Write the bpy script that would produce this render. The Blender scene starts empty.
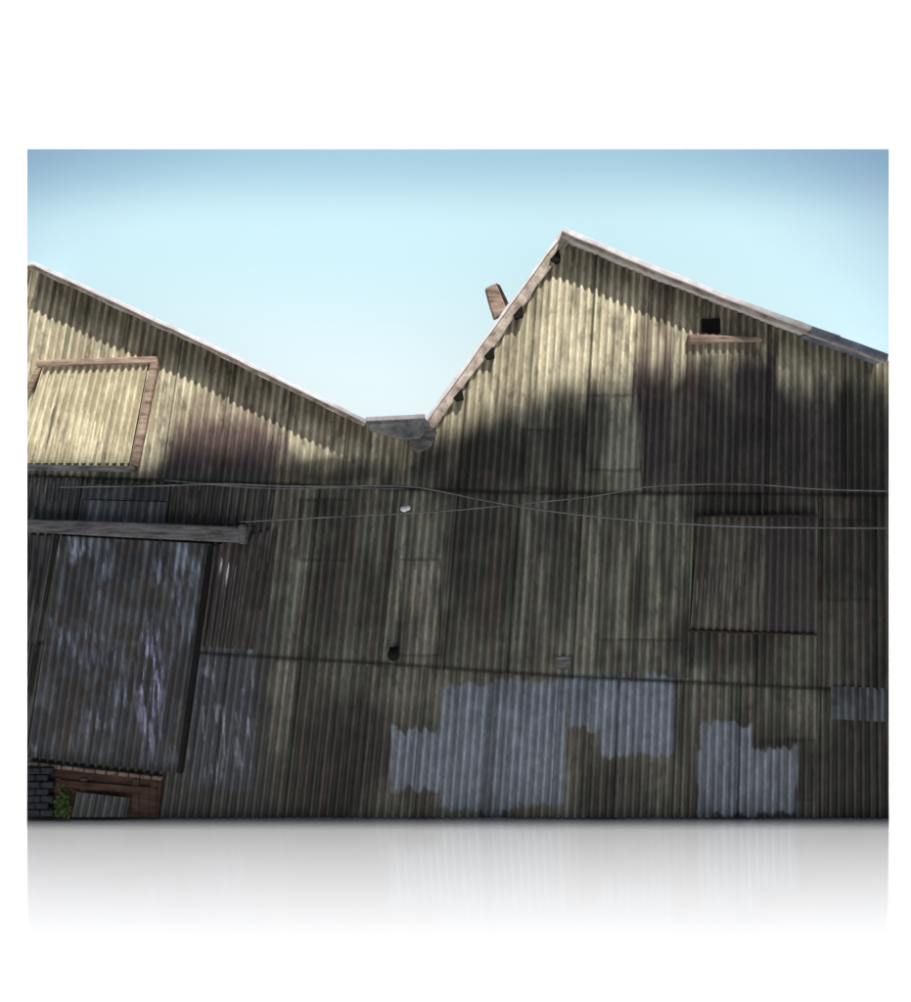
import bpy, math, random
import numpy as np
from mathutils import Vector
random.seed(4); rng=np.random.RandomState(7)
sc=bpy.context.scene
D=10.23; CZ=3.17
FS=0.50; FL=1.05           # rough light levels in shade / in sun, used to choose paint albedos
# ---------------------------------------------------------------- helpers
def Wp(px,py,d=0.0):
    s=(D-d)/D
    return ((px-455.5)/100*s, -d, CZ+((818-py)/100-CZ)*s)
def lin(c):
    c=np.asarray(c,float)/255.0
    return np.where(c<=0.04045,c/12.92,((c+0.055)/1.055)**2.4)
def sh(*c): return np.minimum(lin(c)/FS,0.9)
def su(*c): return np.minimum(lin(c)/FL,0.9)
_tab=rng.rand(256,256)
def vnoise(x,y):
    x=np.asarray(x,float);y=np.asarray(y,float)
    xi=np.floor(x).astype(int);yi=np.floor(y).astype(int)
    fx=x-xi;fy=y-yi
    fx=fx*fx*(3-2*fx);fy=fy*fy*(3-2*fy)
    a=_tab[xi%256,yi%256];b=_tab[(xi+1)%256,yi%256];c=_tab[xi%256,(yi+1)%256];d=_tab[(xi+1)%256,(yi+1)%256]
    return a*(1-fx)*(1-fy)+b*fx*(1-fy)+c*(1-fx)*fy+d*fx*fy
def fbm(x,y,o=4):
    r=0;a=.5;t=0
    for i in range(o):
        r=r+a*vnoise(x*2**i+13.7*i,y*2**i+7.1*i);t+=a;a*=.55
    return r/t
def sm(a,b,x):
    t=np.clip((x-a)/(b-a),0,1);return t*t*(3-2*t)
def mixc(c,d,m): 
    m=np.asarray(m)[...,None]; return c*(1-m)+np.asarray(d)*m
def empty(name):
    e=bpy.data.objects.new(name,None);sc.collection.objects.link(e);return e
def link(name,me,mat,parent=None):
    o=bpy.data.objects.new(name,me);sc.collection.objects.link(o)
    if mat:me.materials.append(mat)
    if parent:o.parent=parent
    return o
# ---------------------------------------------------------------- materials
def nodes(name):
    m=bpy.data.materials.new(name);m.use_nodes=True
    return m,m.node_tree,m.node_tree.nodes['Principled BSDF']
def metal_paint():
    m,nt,b=nodes('weathered_painted_iron')
    at=nt.nodes.new('ShaderNodeAttribute');at.attribute_name='Col'
    tc=nt.nodes.new('ShaderNodeTexCoord')
    mp=nt.nodes.new('ShaderNodeMapping');mp.inputs['Scale'].default_value=(70,70,22)
    n=nt.nodes.new('ShaderNodeTexNoise');n.inputs['Scale'].default_value=1.0;n.inputs['Detail'].default_value=3;n.inputs['Roughness'].default_value=.7
    nt.links.new(tc.outputs['Object'],mp.inputs[0]);nt.links.new(mp.outputs[0],n.inputs['Vector'])
    mr=nt.nodes.new('ShaderNodeMapRange');mr.inputs[1].default_value=.3;mr.inputs[2].default_value=.7;mr.inputs[3].default_value=.8;mr.inputs[4].default_value=1.2
    nt.links.new(n.outputs[0],mr.inputs[0])
    mx=nt.nodes.new('ShaderNodeVectorMath');mx.operation='SCALE'
    nt.links.new(at.outputs['Color'],mx.inputs[0]);nt.links.new(mr.outputs[0],mx.inputs['Scale'])
    nt.links.new(mx.outputs[0],b.inputs['Base Color'])
    b.inputs['Roughness'].default_value=.55;b.inputs['Specular IOR Level'].default_value=.25
    return m
def rough_mat(name,c1,c2,scale=(6,6,30),rough=.85,det=5):
    m,nt,b=nodes(name)
    tc=nt.nodes.new('ShaderNodeTexCoord')
    mp=nt.nodes.new('ShaderNodeMapping');mp.inputs['Scale'].default_value=scale
    n=nt.nodes.new('ShaderNodeTexNoise');n.inputs['Scale'].default_value=1;n.inputs['Detail'].default_value=det;n.inputs['Roughness'].default_value=.7
    r=nt.nodes.new('ShaderNodeValToRGB')
    r.color_ramp.elements[0].position=.33;r.color_ramp.elements[0].color=(*c1,1)
    r.color_ramp.elements[1].position=.66;r.color_ramp.elements[1].color=(*c2,1)
    nt.links.new(tc.outputs['Object'],mp.inputs[0]);nt.links.new(mp.outputs[0],n.inputs['Vector'])
    nt.links.new(n.outputs[0],r.inputs[0]);nt.links.new(r.outputs[0],b.inputs['Base Color'])
    b.inputs['Roughness'].default_value=rough;b.inputs['Specular IOR Level'].default_value=.2
    return m
M_iron=metal_paint()
M_fascia=rough_mat('weathered_fascia_wood',(.2,.15,.12),(.62,.54,.46),(9,9,9))
M_roof=rough_mat('pale_roof_edge',(.55,.50,.50),(.8,.77,.78),(7,7,7))
M_roofblue=rough_mat('slate_roof_edge',(.08,.10,.14),(.26,.28,.34),(6,6,6))
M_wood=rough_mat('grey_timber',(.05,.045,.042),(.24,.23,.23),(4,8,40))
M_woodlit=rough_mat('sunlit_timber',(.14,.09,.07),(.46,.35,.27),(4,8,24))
M_dark=rough_mat('dark_void',(.004,.004,.004),(.012,.011,.01))
M_zinc=rough_mat('zinc_gutter',(.10,.10,.10),(.28,.28,.27),(9,9,9),.6)
M_wire=rough_mat('cable_rubber',(.09,.09,.09),(.28,.28,.28),(3,3,3))
M_redwood=rough_mat('red_timber',(.018,.011,.008),(.075,.04,.027),(4,4,20))
M_brickdark=rough_mat('dark_blue_brick',(.010,.010,.014),(.03,.032,.042),(20,20,20))
M_brickred=rough_mat('red_brick',(.06,.04,.03),(.2,.15,.12),(14,14,14))
M_leaf=rough_mat('leaf_green',(.015,.03,.01),(.045,.085,.02),(30,30,30))
M_white=rough_mat('white_ceramic',(.7,.7,.7),(.85,.85,.85),(5,5,5),.3)
M_canvas=rough_mat('canvas_edge',(.6,.6,.6),(.72,.72,.72),(40,40,40))
# ---------------------------------------------------------------- mesh makers
def grid_mesh(name,P,C,mat,parent,smooth=True,keep=None):
    r,c=P.shape[:2]
    idx=np.arange(r*c).reshape(r,c)
    f=np.stack([idx[:-1,:-1],idx[1:,:-1],idx[1:,1:],idx[:-1,1:]],-1).reshape(-1,4)
    if keep is not None: f=f[keep.reshape(-1)]
    me=bpy.data.meshes.new(name);me.from_pydata(P.reshape(-1,3).tolist(),[],f.tolist())
    a=me.color_attributes.new('Col','FLOAT_COLOR','POINT')
    cc=np.ones((r*c,4));cc[:,:3]=np.clip(C.reshape(-1,3),0.003,.93);a.data.foreach_set('color',cc.ravel())
    if smooth: me.polygons.foreach_set('use_smooth',[True]*len(me.polygons))
    return link(name,me,mat,parent)
def extr(name,poly,d0,d1,mat,parent,bev=.012):
    f=[Wp(x,y,d0) for x,y in poly]
    n=len(f)
    v=f+[(p[0],-d1,p[2]) for p in f]
    faces=[list(range(n)),list(range(2*n-1,n-1,-1))]+[[i,i+n,(i+1)%n+n,(i+1)%n] for i in range(n)]
    me=bpy.data.meshes.new(name);me.from_pydata(v,[],faces)
    import bmesh
    b=bmesh.new();b.from_mesh(me);bmesh.ops.recalc_face_normals(b,faces=b.faces)
    if bev: bmesh.ops.bevel(b,geom=list(b.edges),offset=bev,segments=1,affect='EDGES',clamp_overlap=True)
    b.to_mesh(me);b.free()
    return link(name,me,mat,parent)
def strip(pl,w0,w1,jit=0.0,step=14):
    pts=[]
    for (a,b) in zip(pl[:-1],pl[1:]):
        L=math.hypot(b[0]-a[0],b[1]-a[1]);n=max(1,int(L/step))
        for i in range(n): pts.append((a[0]+(b[0]-a[0])*i/n,a[1]+(b[1]-a[1])*i/n))
    pts.append(pl[-1])
    top=[];bot=[]
    for i,p in enumerate(pts):
        q=pts[min(i+1,len(pts)-1)];o=pts[max(i-1,0)]
        dx,dy=q[0]-o[0],q[1]-o[1];L=math.hypot(dx,dy);nx,ny=-dy/L,dx/L
        j=random.uniform(-jit,jit);k=random.uniform(-jit,jit)
        top.append((p[0]+nx*(w0+j),p[1]+ny*(w0+j)));bot.append((p[0]+nx*(w1+k),p[1]+ny*(w1+k)))
    return top+bot[::-1]
def cl(poly,a=27,b=889): return [(min(max(x,a),b),y) for x,y in poly]
# ---------------------------------------------------------------- facade shape
RX=[20,33,365,425,440,500,565,640,720,800,895]
RY=[266,262,420,424,400,318,228,262,294,324,360]
def roof(px): return np.interp(px,RX,RY)
def kk(u): return -(850-u)*0.000215
def seam1(px): return np.interp(px,[27,250,500,889],[472,479,488,491])
def seam2(px): return np.interp(px,[27,250,390,560,690,889],[638,652,660,672,678,688])
BX=[20,133,180,240,300,400,430,480,540,600,660,700,760,820,895]
BY=[470,470,446,446,462,450,440,418,396,380,368,358,354,366,390]
PITCH=7.7
def ell(px,py,cx,cy,rx,ry,n,soft=.5):
    r=np.sqrt(((px-cx)/rx)**2+((py-cy)/ry)**2)+(n-.5)*1.1
    return 1-sm(1-soft,1+soft*.6,r)
def box(px,py,x0,x1,y0,y1,n=None,amp=0,soft=2):
    o=0 if n is None else (n-.5)*amp
    return sm(x0-soft,x0+soft,px+o)*(1-sm(x1-soft,x1+soft,px+o))*sm(y0-soft,y0+soft,py+o)*(1-sm(y1-soft,y1+soft,py+o))
def ridge(ph): return .5+.5*np.cos(2*np.pi*ph)
def desat(c,k,warm=(1.0,1.0,1.0)):
    l=(c*np.array([.25,.65,.10])).sum(-1,keepdims=True)
    return c*(1-k)+l*k*np.array(warm)
def wallcol(px,py,u,tint,row,a,b):
    ur=np.round(u/PITCH)
    st=fbm(ur*.83+row*31,py/120.0+row*9,4); st2=fbm(u/30.0+40,py/90.0,4); bl=fbm(px/38.0,py/38.0+5,5); fine=fbm(px/4.0+9,py/7.0,3)
    ed=fbm(px/5.0+50,py/22.0,4)
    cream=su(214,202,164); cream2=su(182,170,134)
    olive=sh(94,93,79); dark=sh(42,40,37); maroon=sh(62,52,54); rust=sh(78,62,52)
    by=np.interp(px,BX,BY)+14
    up=1-sm(-22,22,py-by+(st-.5)*70+(bl-.5)*30)  # lower wall shadow also painted in: darker colour below the flag's edge
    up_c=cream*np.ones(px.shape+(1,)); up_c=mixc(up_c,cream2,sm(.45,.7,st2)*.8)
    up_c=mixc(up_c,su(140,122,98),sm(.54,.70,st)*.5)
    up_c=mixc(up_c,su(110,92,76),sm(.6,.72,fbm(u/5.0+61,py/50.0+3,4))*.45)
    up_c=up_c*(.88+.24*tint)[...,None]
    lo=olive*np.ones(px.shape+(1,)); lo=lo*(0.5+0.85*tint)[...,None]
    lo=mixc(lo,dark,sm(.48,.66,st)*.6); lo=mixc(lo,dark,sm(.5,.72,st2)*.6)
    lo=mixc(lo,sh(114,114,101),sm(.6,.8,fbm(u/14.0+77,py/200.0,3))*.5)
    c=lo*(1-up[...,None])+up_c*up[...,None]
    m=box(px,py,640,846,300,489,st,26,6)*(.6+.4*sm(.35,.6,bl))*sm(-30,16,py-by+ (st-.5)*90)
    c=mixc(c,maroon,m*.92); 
    m=box(px,py,640,700,262,400,st,14,4)*.6*sm(.4,.65,st); c=mixc(c,su(124,98,86),m)
    c=mixc(c,sh(62,50,52),ell(px,py,232,450,70,36,(bl+ed)/2,.45)*.95)
    c=mixc(c,su(146,114,102),ell(px,py,225,425,66,30,(st+ed)/2,.6)*.45)
    for cx,cy,rx,ry,s in [(482,462,52,34,.7),(562,440,22,62,.7),(510,450,26,34,.5),(345,752,56,66,.9),(300,790,60,40,.6),(762,778,62,60,.85),(862,590,34,170,.7),
                          (486,560,40,70,.7),(748,470,60,70,.5),(865,450,40,90,.7),(345,600,40,60,.55),(560,560,16,80,.7),(720,640,60,30,.7),(330,470,60,14,.7),
                          (615,790,40,40,.6),(450,520,20,40,.4),(860,770,50,60,.85),(230,600,30,70,.7),(640,600,14,60,.45),(420,760,20,60,.5),(750,510,70,24,.6),(668,560,10,60,.5)]:
        c=mixc(c,dark,ell(px,py,cx,cy,rx,ry,bl*.3+st*.5+ed*.2,.4)*s)
    c=mixc(c,rust,sm(.56,.70,fbm(u/5.0+11,py/60.0+3,4))*.5*(py>470))
    c=mixc(c,dark,sm(.6,.68,fbm(px/5.0+111,py/12.0+3,4))*.35)
    # small riveted repair sheets
    for x0,x1,y0,y1,k in [(583,640,396,470,1.12),(523,560,430,488,.8),(400,440,560,655,1.15),(600,690,640,676,.8),(820,870,520,600,.8),(300,352,500,560,.85),(760,815,740,800,.8)]:
        i=box(px,py,x0,x1,y0,y1,None,0,.7); c=c*(1+(k-1)*i)[...,None]
        o=box(px,py,x0-1.5,x1+1.5,y0-1.5,y1+1.5,None,0,.7)-box(px,py,x0+1,x1-1,y0+1,y1-1,None,0,.7)
        c=mixc(c,dark*.5,np.clip(o,0,1)*.55*sm(.3,.5,ed+.05))
    jag=(ed-.5)*20
    e=0
    for x0,x1,y0,y1 in [(440,512,684,808),(391,446,731,790),(508,566,680,806),(448,515,735,812),(566,675,676,730),(600,675,700,756),(697,796,748,815),(700,752,724,790)]:
        dx=np.minimum(px-x0,x1-px);dy=np.minimum(py-y0,y1-py)
        e=np.maximum(e,sm(-1.5,2,np.minimum(dx+jag*.3,dy+jag)))
    blue=sh(92,97,104)*(.88+.24*fine)[...,None]*(.9+.2*tint)[...,None]
    blue=mixc(blue,sh(70,73,78),sm(.5,.66,st)*.6)
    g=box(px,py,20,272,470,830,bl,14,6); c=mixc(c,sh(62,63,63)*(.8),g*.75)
    g=box(px,py,190,254,646,790,bl,6,3)
    c=mixc(c,sh(68,70,78),g*.8); c=mixc(c,sh(120,122,140),g*sm(.56,.66,fbm(px/4.,py/26.+8,4))*sm(.4,.6,bl)*.8)
    c=mixc(c,sh(170,170,180),ell(px,py,226,566,9,16,ed,.4)*.8)
    c=c*(1-.45*sm(560,830,py))[...,None]  # shade painted in: wall colour darkens towards the bottom
    c=desat(c,.3,(1.03,1.0,.93))
    c=c*(1-e[...,None])+(blue*(1-.25*sm(690,830,py))[...,None])*e[...,None]
    c=c*(.84+.32*fine)[...,None]
    # eave shadow painted in: wall colour darkened in a band below the rakes
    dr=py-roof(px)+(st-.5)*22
    eave_shade=(1-sm(16,44,dr))*((px<372)|(px>568))
    c=c*(1-.5*eave_shade)[...,None]
    # crease shade painted into the troughs, crowns left lighter
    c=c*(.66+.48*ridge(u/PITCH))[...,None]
    for s in (seam1(px),seam2(px)):
        c=mixc(c,dark*.3,np.exp(-((py-s-4)/2.2)**2)*.9*sm(.3,.42,bl+.12))
    c=mixc(c,dark*.3,np.exp(-((u-b+2.5)/1.3)**2)*.75*sm(.3,.45,st2+.1))
    return c
wh=empty('corrugated_warehouse')
bounds=[[-70,-10,40,100,160,215,280,340,400,458,523,583,640,700,765,845,960],
        [-10,60,110,165,215,262,320,395,455,520,583,640,692,760,822,875,960],
        [0,80,130,195,250,318,385,440,508,570,628,684,745,818,872,960]]
tints=[[.5,.6,.7,.5,.6,.5,.6,.5,.6,.35,.6,.98,.4,.3,.25,.3],
       [.4,.4,.4,.4,.4,.62,.36,.8,.22,.62,.78,.9,.35,.22,.35,.15],
       [.4,.4,.4,.4,.6,.25,.6,.5,.55,.5,.6,.3,.5,.15,.08]]
si=0
for row in range(3):
    nr=[115,105,85][row]
    for ci,(a,b) in enumerate(zip(bounds[row][:-1],bounds[row][1:])):
        si+=1
        a2,b2=a-3,b+3
        U=np.arange(a2,b2+.5,PITCH/8); T=np.linspace(0,1,nr)
        u,t=np.meshgrid(U,T)
        px=u.copy()
        for it in range(6):
            if row==0: y0=roof(px)+3; y1=seam1(px)+5
            elif row==1: y0=seam1(px)-4;y1=seam2(px)+5
            else: y0=seam2(px)-4;y1=np.full_like(px,818.)
            by=random.Random(si).uniform(-3,3) if row<2 else 0
            y1=np.where(y1<818,y1+by,y1)
            y1=np.maximum(y1,y0)
            py=y0+(y1-y0)*t
            px=u+kk(u)*(py-484)
        keepm=(px>27)&(px<889)
        if not keepm.any(): continue
        pxc=np.clip(px,27,889)
        off=random.Random(si*3).uniform(0,.012)
        d=off+.016*np.cos(2*np.pi*u/PITCH)+.018*t*(1 if row<2 else .3)+(2-row)*.006 + (fbm(px/60.,py/60.)-.5)*.07
        d=d+.018*sm(.0,1,np.maximum(0,1-np.abs(u-b2)/5)) 
        P=np.stack(Wp(pxc,py,d),-1)
        tint=np.full(px.shape,tints[row][ci])
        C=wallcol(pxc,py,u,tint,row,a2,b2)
        k=(pxc[:-1,:-1]!=pxc[1:,1:])&((pxc[:-1,:-1]>27)|(pxc[1:,1:]>27))
        k=k&~((pxc[:-1,:-1]>=889)&(pxc[1:,1:]>=889))
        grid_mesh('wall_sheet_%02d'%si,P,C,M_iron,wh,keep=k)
out=[(27,818),(27,272),(33,268),(365,426),(425,432),(500,326),(565,236),(640,269),(720,301),(800,331),(889,365),(889,818)]
extr('wall_core',out,-.06,-1.0,M_dark,wh,0)
# ---------------------------------------------------------------- overlays
def corr(name,c,d,n,colf,parent,amp=.014,rows=70,th=True):
    (x0,y0),(x1,y1),(x2,y2),(x3,y3)=c
    S=np.linspace(0,1,n*8+1);T=np.linspace(0,1,rows);s,t=np.meshgrid(S,T)
    px=(x0*(1-s)+x1*s)*(1-t)+(x3*(1-s)+x2*s)*t
    py=(y0*(1-s)+y1*s)*(1-t)+(y3*(1-s)+y2*s)*t
    pxc=np.clip(px,27,889);py=np.minimum(py,817)
    dd=d+amp*np.cos(2*np.pi*s*n)+(fbm(px/50.+d*99,py/50.)-.5)*.035
    P=np.stack(Wp(pxc,py,dd),-1);C=colf(pxc,py,s*n,t)*(.64+.48*ridge(s*n))[...,None]  # rib crease shade multiplied into the sheet colour
    k=(pxc[:-1,:-1]>27)|(pxc[1:,1:]>27)
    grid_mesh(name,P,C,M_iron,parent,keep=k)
    if th:
        extr(name+'_edge',[(max(x,27.5),min(y,816)) for x,y in [(x0+1,y0+1),(x1-1,y1+1),(x2-1,y2-1),(x3+1,y3-1)]],d-.035,-.02,M_dark,parent,0)
def base(c1,c2,scl=9.,k=1.):
    def f(px,py,s,t):
        st=fbm(np.round(s)*.8+c1[0]*50,py/90.,4);fi=fbm(px/4.,py/7.,3);bl=fbm(px/16.+3,py/30.,4)
        c=np.ones(px.shape+(1,))*np.asarray(c1); c=mixc(c,c2,sm(.42,.62,st)*k*.7);c=mixc(c,c2,sm(.45,.62,bl)*k*.7)
        return c*(.8+.4*fi)[...,None]
    return f
def doorcol(px,py,s,t):
    c=base(sh(70,72,74),sh(47,48,50))(px,py,s,t)
    n=fbm(px/3.2,py/26.,4);n2=fbm(px/26.+3,py/40.,3);n3=fbm(px/5.,py/9.+70,4)
    c=mixc(c,sh(104,109,122),sm(.52,.66,n)*sm(.44,.65,n2)*.65)
    c=mixc(c,sh(150,150,184),ell(px,py,150,685,16,70,n,.6)*sm(.45,.6,n)*.85)
    c=mixc(c,sh(140,148,162),ell(px,py,72,548,20,16,n3,.6)*sm(.4,.6,n)*.6)
    c=mixc(c,sh(120,128,146),ell(px,py,200,560,26,14,n3,.6)*sm(.4,.6,n)*.6)
    c=mixc(c,sh(58,50,44),sm(.54,.66,fbm(px/9.,py/14.+30,4))*.6)
    c=mixc(c,sh(34,34,34),np.exp(-((t-1)/.03)**2)*.8)
    return c*(1-.3*t)[...,None]
def patchcol(px,py,s,t):
    c=base(sh(80,77,67),sh(56,51,49))(px,py,s,t)
    c=mixc(c,sh(50,44,45),sm(757,772,px+(fbm(px/6.,py/20.)-.5)*16)*.8)
    return mixc(c,sh(34,30,28),np.exp(-((t-1)/.025)**2)*.8)
def leafcol(px,py,s,t):
    return desat(base(su(222,210,172),su(194,180,142))(px,py,s,t),.15)
corr('sliding_door',[(60,536),(211,544),(179,773),(27,757)],.075,19,doorcol,wh,rows=110)
extr('sliding_door_stile',[(208,545),(213,545),(181,774),(177,773)],.10,.0,M_dark,wh,0)
corr('side_sheet',[(27,535),(58,536),(27,700),(20,700)],.03,4,base(sh(62,58,60),sh(38,36,36)),wh)
corr('door_side_sheet',[(214,546),(276,528),(256,650),(199,646)],.03,8,base(sh(66,60,58),sh(40,36,34)),wh)
corr('upper_door_leaf',[(43,366),(148,363),(129,463),(14,463)],.05,15,leafcol,wh)
extr('door_head_trim',[(36,360),(157,356),(157,363),(36,367)],.10,.0,M_woodlit,wh)
extr('door_side_trim',[(150,362),(158,362),(138,466),(130,466)],.10,.0,M_woodlit,wh)
extr('door_side_trim_b',[(35,367),(41,367),(30,392),(27.2,392),(27.2,386)],.09,.0,M_woodlit,wh)
extr('door_sill',[(27.2,464),(134,466),(134,472),(27.2,470)],.12,.0,M_wood,wh)
corr('band_sheet',[(27,476),(82,478),(76,519),(27,518)],.03,7,base(sh(60,62,62),sh(40,40,40)),wh)
corr('band_sheet_b',[(84,500),(166,502),(164,523),(80,521)],.045,11,base(sh(80,84,88),sh(46,46,48)),wh)
corr('band_sheet_d',[(84,484),(170,486),(168,501),(82,499)],.05,11,base(sh(60,62,64),sh(40,40,42)),wh,rows=20)
corr('band_sheet_c',[(172,484),(275,486),(270,524),(168,524)],.03,13,base(sh(60,56,52),sh(38,36,34)),wh)
extr('door_track_beam',[(27.2,519),(120,522),(241,527),(243,543),(120,537),(27.2,532)],.16,.0,M_wood,wh)
extr('door_track_bracket',[(238,525),(244,525),(245,544),(239,544)],.18,.0,M_wood,wh)
corr('patch_sheet',[(699,517),(815,517),(815,635),(690,630)],.05,16,patchcol,wh,rows=90)
for nm,p in [('patch_frame_top',[(698,515),(817,515),(817,517),(698,517)]),
             ('patch_frame_bottom',[(689,630),(817,634),(817,636),(689,632)])]:
    extr(nm,p,.07,0,M_redwood,wh,.003)
corr('low_patch_sheet',[(831,686),(889,688),(889,722),(831,719)],.045,8,base(sh(62,66,68),sh(44,44,47)),wh)
# ---------------------------------------------------------------- roofs
L1=[(27,264),(33,263),(200,340),(366,421)]
R0=[(424,424),(440,401),(500,319),(565,229)]
R1=[(563,229),(640,262),(720,294),(800,324),(889,357)]
extr('left_roof_fascia',cl(strip(L1,1,6,.7)),.30,.24,M_fascia,wh,.006)
extr('left_roof_sheet',cl(strip(L1,-1.5,2,.4)),.33,-.06,M_roof,wh,.004)
extr('right_roof_fascia',cl(strip(R1,1,6,.7)),.28,.22,M_fascia,wh,.006)
extr('right_roof_sheet',cl(strip(R1[:-1]+[(840,338)],-2.5,2.5,.4)),.31,-.06,M_roof,wh,.004)
extr('right_roof_sheet_end',cl(strip([(812,328),(889,356)],-2,5,.4)),.32,-.06,M_roofblue,wh,.004)
extr('right_roof_rake_board',strip(R0,0,11,.9),.10,.03,M_fascia,wh,.008)
extr('right_roof_rake_sheet',strip(R0,-2,1,.6),.12,-.06,M_roof,wh,.004)
for i,(x,y) in enumerate([(556,256),(519,312),(490,353),(459,395)]):
    extr('purlin_end_%d'%i,[(x-6,y+3),(x+3,y-7),(x+5,y+4),(x-2,y+6)],.14,0,M_dark,wh,.004)
extr('valley_gutter',[(363,419),(424,417),(430,424),(420,438),(402,439),(369,430)],.28,-.05,M_zinc,wh)
extr('gutter_lip',[(366,417),(425,414),(425,418),(366,421)],.31,.2,M_roof,wh,.004)
extr('rain_hopper',[(413,434),(426,424),(437,430),(431,446),(417,453),(411,447)],.22,0,M_wood,wh)
extr('loose_ridge_board',[(485,288),(496,283),(500,292),(508,312),(494,319),(489,303)],.06,-.05,M_woodlit,wh)
extr('loose_ridge_board_b',[(496,283),(500,285),(510,306),(508,313),(499,292)],.03,-.05,M_redwood,wh,.003)
extr('vent_opening',[(702,319),(720,318),(721,333),(703,333)],.06,0,M_dark,wh,0)
extr('vent_ledge',[(689,334),(760,337),(763,341),(690,343)],.10,.0,M_woodlit,wh,.008)
extr('bracket_plate',[(556,656),(571,656),(571,670),(558,670)],.04,0,M_wood,wh)
def ball(name,px,py,d,r,mat,parent=None,sq=1):
    bpy.ops.mesh.primitive_uv_sphere_add(segments=20,ring_count=12,radius=r,location=Wp(px,py,d))
    o=bpy.context.object;o.name=name;o.scale=(1,.8,sq);o.data.materials.append(mat);bpy.ops.object.shade_smooth();o.parent=parent;return o
lamp=empty('bulkhead_lamp')
ball('lamp_globe',393.5,655,.12,.06,M_dark,lamp,1.05)
extr('lamp_mount',[(389,648),(398,648),(398,652),(389,652)],.10,0,M_dark,lamp)
ins=empty('cable_insulator')
ball('insulator_body',404,509,.12,.038,M_white,ins,.8)
ball('insulator_cap',408,508,.12,.025,M_white,ins,1)
extr('insulator_pin',[(402,509),(406,509),(406,517),(403,517)],.11,0,M_wood,ins,0)
# ---------------------------------------------------------------- wires
def wire(name,pts,d,r):
    cu=bpy.data.curves.new(name,'CURVE');cu.dimensions='3D';cu.bevel_depth=r;cu.bevel_resolution=2
    s=cu.splines.new('NURBS');s.points.add(len(pts)-1);s.use_endpoint_u=True;s.order_u=3
    for p,q in zip(s.points,pts): p.co=(*Wp(q[0],q[1],d),1)
    o=bpy.data.objects.new(name,cu);sc.collection.objects.link(o);cu.materials.append(M_wire)
wire('overhead_cable',[(60,487),(165,486),(215,483),(300,487),(405,485),(440,491),(490,502),(560,513),(640,521),(720,526),(800,528),(888,528)],.13,.007)
wire('overhead_cable',[(888,491),(820,490),(760,484),(690,484),(640,487),(600,496),(520,504),(440,512),(330,517),(240,522)],.11,.006)
wire('overhead_cable',[(165,480),(260,490),(340,487),(405,489)],.10,.005)
# ---------------------------------------------------------------- base corner
cor=empty('boarded_doorway')
extr('opening',[(27.2,762),(162,779),(158,817.5),(27.2,817.5)],.045,-.0,M_redwood,cor,0)
for i in range(12):
    a=28+i*11.2;y=762+i*1.25
    extr('lintel_brick_%d'%i,[(a,y),(a+10.2,y+1.1),(a+10.2,y+5),(a,y+4)],.085,.0,M_brickred,cor,.006)
for i,(x) in enumerate([54,80,132,150]):
    extr('door_plank_%d'%i,[(x,778),(x+7,778),(x+6,817),(x-1,817)],.065,0,M_redwood,cor,.004)
extr('door_rail',[(60,780),(156,788),(156,795),(60,787)],.075,0,M_redwood,cor,.004)
corr('low_sheet',[(77,792),(130,798),(126,817),(72,817)],.10,7,base(sh(52,56,54),sh(36,38,38)),cor,rows=20)
br=empty('brick_stack')
for r in range(7):
    for c in range(2):
        x0=27.2+c*13-(5 if r%2 else 0);x1=x0+12.2;x0=max(x0,27.2)
        if x1-x0<3: continue
        y=768+r*7
        extr('brick_%d_%d'%(r,c),[(x0,y),(x1,y),(x1,y+6.2),(x0,y+6.2)],.14+random.uniform(-.01,.01),.02,M_brickdark,br,.006)
V=[];F=[]
for i in range(130):
    cx=random.gauss(61,4);cy=817-abs(random.gauss(0,1))*15;dd=random.uniform(.09,.19)
    if cy<780: continue
    p=Vector(Wp(cx,cy,dd));a=random.uniform(0,6.28);t=random.uniform(-.9,.9);L=random.uniform(.02,.038)
    u=Vector((math.cos(a),math.sin(t)*.6,math.sin(a)))*L;w=Vector((-math.sin(a),.3,math.cos(a)))*L*.3
    n=len(V);V+=[p-u,p+w,p+u,p-w];F.append([n,n+1,n+2,n+3])
me=bpy.data.meshes.new('weed_plant');me.from_pydata(V,[],F);link('weed_plant',me,M_leaf)
# ---------------------------------------------------------------- sky sheet
m,nt,b=nodes('sky_air')
X,Y=np.meshgrid(np.linspace(27,889,120),np.linspace(149,500,60))
P=np.stack(Wp(X,Y,X*0-1.05),-1)
top=lin((156,194,214));mid=lin((196,229,240));low=lin((224,241,247))
t=(Y-149)/280
C=np.ones(X.shape+(1,))*mid
C=mixc(C,top,1-sm(0,.3,t));C=mixc(C,low,sm(.3,1,t)*(1-sm(520,900,X)*.7))
r=np.sqrt(((X-440)/450)**2+((np.minimum(Y,400)-420)/300)**2)
C=mixc(C,lin((112,140,172)),sm(.88,1.5,r)*.9)  # lens vignette painted into the upper corners of the sheet
at=nt.nodes.new('ShaderNodeAttribute');at.attribute_name='Col'
nt.links.new(at.outputs['Color'],b.inputs['Base Color']);b.inputs['Roughness'].default_value=1;b.inputs['Specular IOR Level'].default_value=0
grid_mesh('sky',P,C*.98,m,None)
cb=empty('canvas_print')
extr('stretcher_frame',[(27,149),(889,149),(889,818),(27,818)],-1.06,-1.4,M_canvas,cb,.01)
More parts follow.
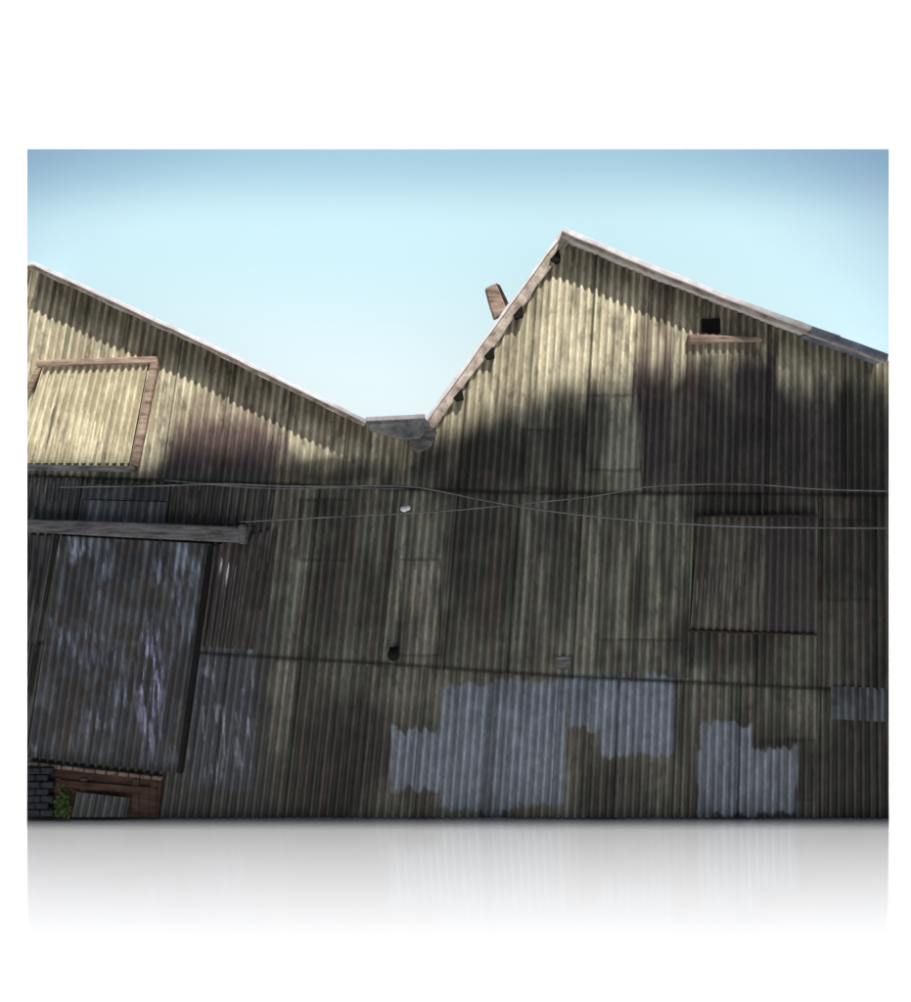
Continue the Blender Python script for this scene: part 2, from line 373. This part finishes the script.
# ---------------------------------------------------------------- studio
def plane(name,v,mat):
    me=bpy.data.meshes.new(name);me.from_pydata(v,[],[list(range(len(v)))]);return link(name,me,mat)
m,nt,b=nodes('polished_white_floor')
b.inputs['Base Color'].default_value=(.86,.88,.91,1);b.inputs['Roughness'].default_value=.9;b.inputs['Specular IOR Level'].default_value=0
g=nt.nodes.new('ShaderNodeBsdfGlossy');g.inputs['Roughness'].default_value=.07;g.inputs['Color'].default_value=(1,1,1,1)
geo=nt.nodes.new('ShaderNodeNewGeometry');sp=nt.nodes.new('ShaderNodeSeparateXYZ')
nt.links.new(geo.outputs['Position'],sp.inputs[0])
mr=nt.nodes.new('ShaderNodeMapRange');mr.interpolation_type='LINEAR'
mr.inputs[1].default_value=-3.5;mr.inputs[2].default_value=0.0;mr.inputs[3].default_value=0;mr.inputs[4].default_value=.7
nt.links.new(sp.outputs['Y'],mr.inputs[0])
mx=nt.nodes.new('ShaderNodeMixShader')
nt.links.new(mr.outputs[0],mx.inputs[0]);nt.links.new(b.outputs[0],mx.inputs[1]);nt.links.new(g.outputs[0],mx.inputs[2])
nt.links.new(mx.outputs[0],nt.nodes['Material Output'].inputs[0])
plane('stage_floor',[(-60,-5.5,0),(60,-5.5,0),(60,60,0),(-60,60,0)],m)
M_added_surround=rough_mat('asphalt',(.035,.035,.035),(.065,.065,.065),(20,20,20))
plane('ground',[(-300,-300,-.012),(300,-300,-.012),(300,300,-.012),(-300,300,-.012)],M_added_surround)  # out-of-view dark surround, added to cut bounce light from the white floor
m2,nt,b=nodes('white_backdrop');b.inputs['Base Color'].default_value=(.9,.9,.9,1);b.inputs['Roughness'].default_value=1;b.inputs['Specular IOR Level'].default_value=0
plane('background',[(-60,59,-.005),(60,59,-.005),(60,59,60),(-60,59,60)],m2)
# ---------------------------------------------------------------- light
el,az=math.radians(50),math.radians(18)
S=Vector((math.sin(az)*math.cos(el),-math.cos(az)*math.cos(el),math.sin(el)))
su_=bpy.data.lights.new('sun','SUN');su_.energy=5.0;su_.angle=math.radians(.5);su_.color=(1,.96,.9)
so=bpy.data.objects.new('sun',su_);sc.collection.objects.link(so);so.rotation_euler=S.to_track_quat('Z','Y').to_euler()
fl=empty('shade_flag')  # added out-of-view blocker, shaped to cast the lower wall shadow
T=34
pts=[(x,y) for x,y in zip(BX,BY)]
pts[0]=(14,470);pts[-1]=(900,392)
poly=[Vector(Wp(x,y,0)) for x,y in pts]+[Vector(Wp(900,846,0)),Vector(Wp(14,846,0))]
poly=[p+S*T for p in poly]
me=bpy.data.meshes.new('flag_cloth');me.from_pydata(poly,[],[list(range(len(poly)))])
link('flag_cloth',me,M_dark,fl)
def pole(name,a,b,r,par):
    a=Vector(a);b=Vector(b);bpy.ops.mesh.primitive_cylinder_add(radius=r,depth=(b-a).length,location=(a+b)/2)
    o=bpy.context.object;o.name=name;o.rotation_euler=(b-a).to_track_quat('Z','Y').to_euler();o.data.materials.append(M_wire);o.parent=par
pr=poly[len(pts)-1];pole('pole_a',(pr.x+.1,pr.y,0),(pr.x+.1,pr.y,pr.z),.08,fl)
# ---------------------------------------------------------------- world, camera
w=bpy.data.worlds.new('World');sc.world=w;w.use_nodes=True;nt=w.node_tree
sk=nt.nodes.new('ShaderNodeTexSky');sk.sky_type='NISHITA';sk.sun_disc=False;sk.sun_elevation=el;sk.sun_rotation=math.pi-az
nt.links.new(sk.outputs[0],nt.nodes['Background'].inputs[0]);nt.nodes['Background'].inputs[1].default_value=.05
cam=bpy.data.cameras.new('camera');co=bpy.data.objects.new('camera',cam);sc.collection.objects.link(co)
cam.sensor_fit='HORIZONTAL';cam.sensor_width=36;cam.lens=36*D/9.11;cam.clip_end=700
co.location=(0,-D,CZ);co.rotation_euler=(math.pi/2,0,0);sc.camera=co
sc.view_settings.view_transform='Standard';sc.view_settings.look='None';sc.view_settings.exposure=0
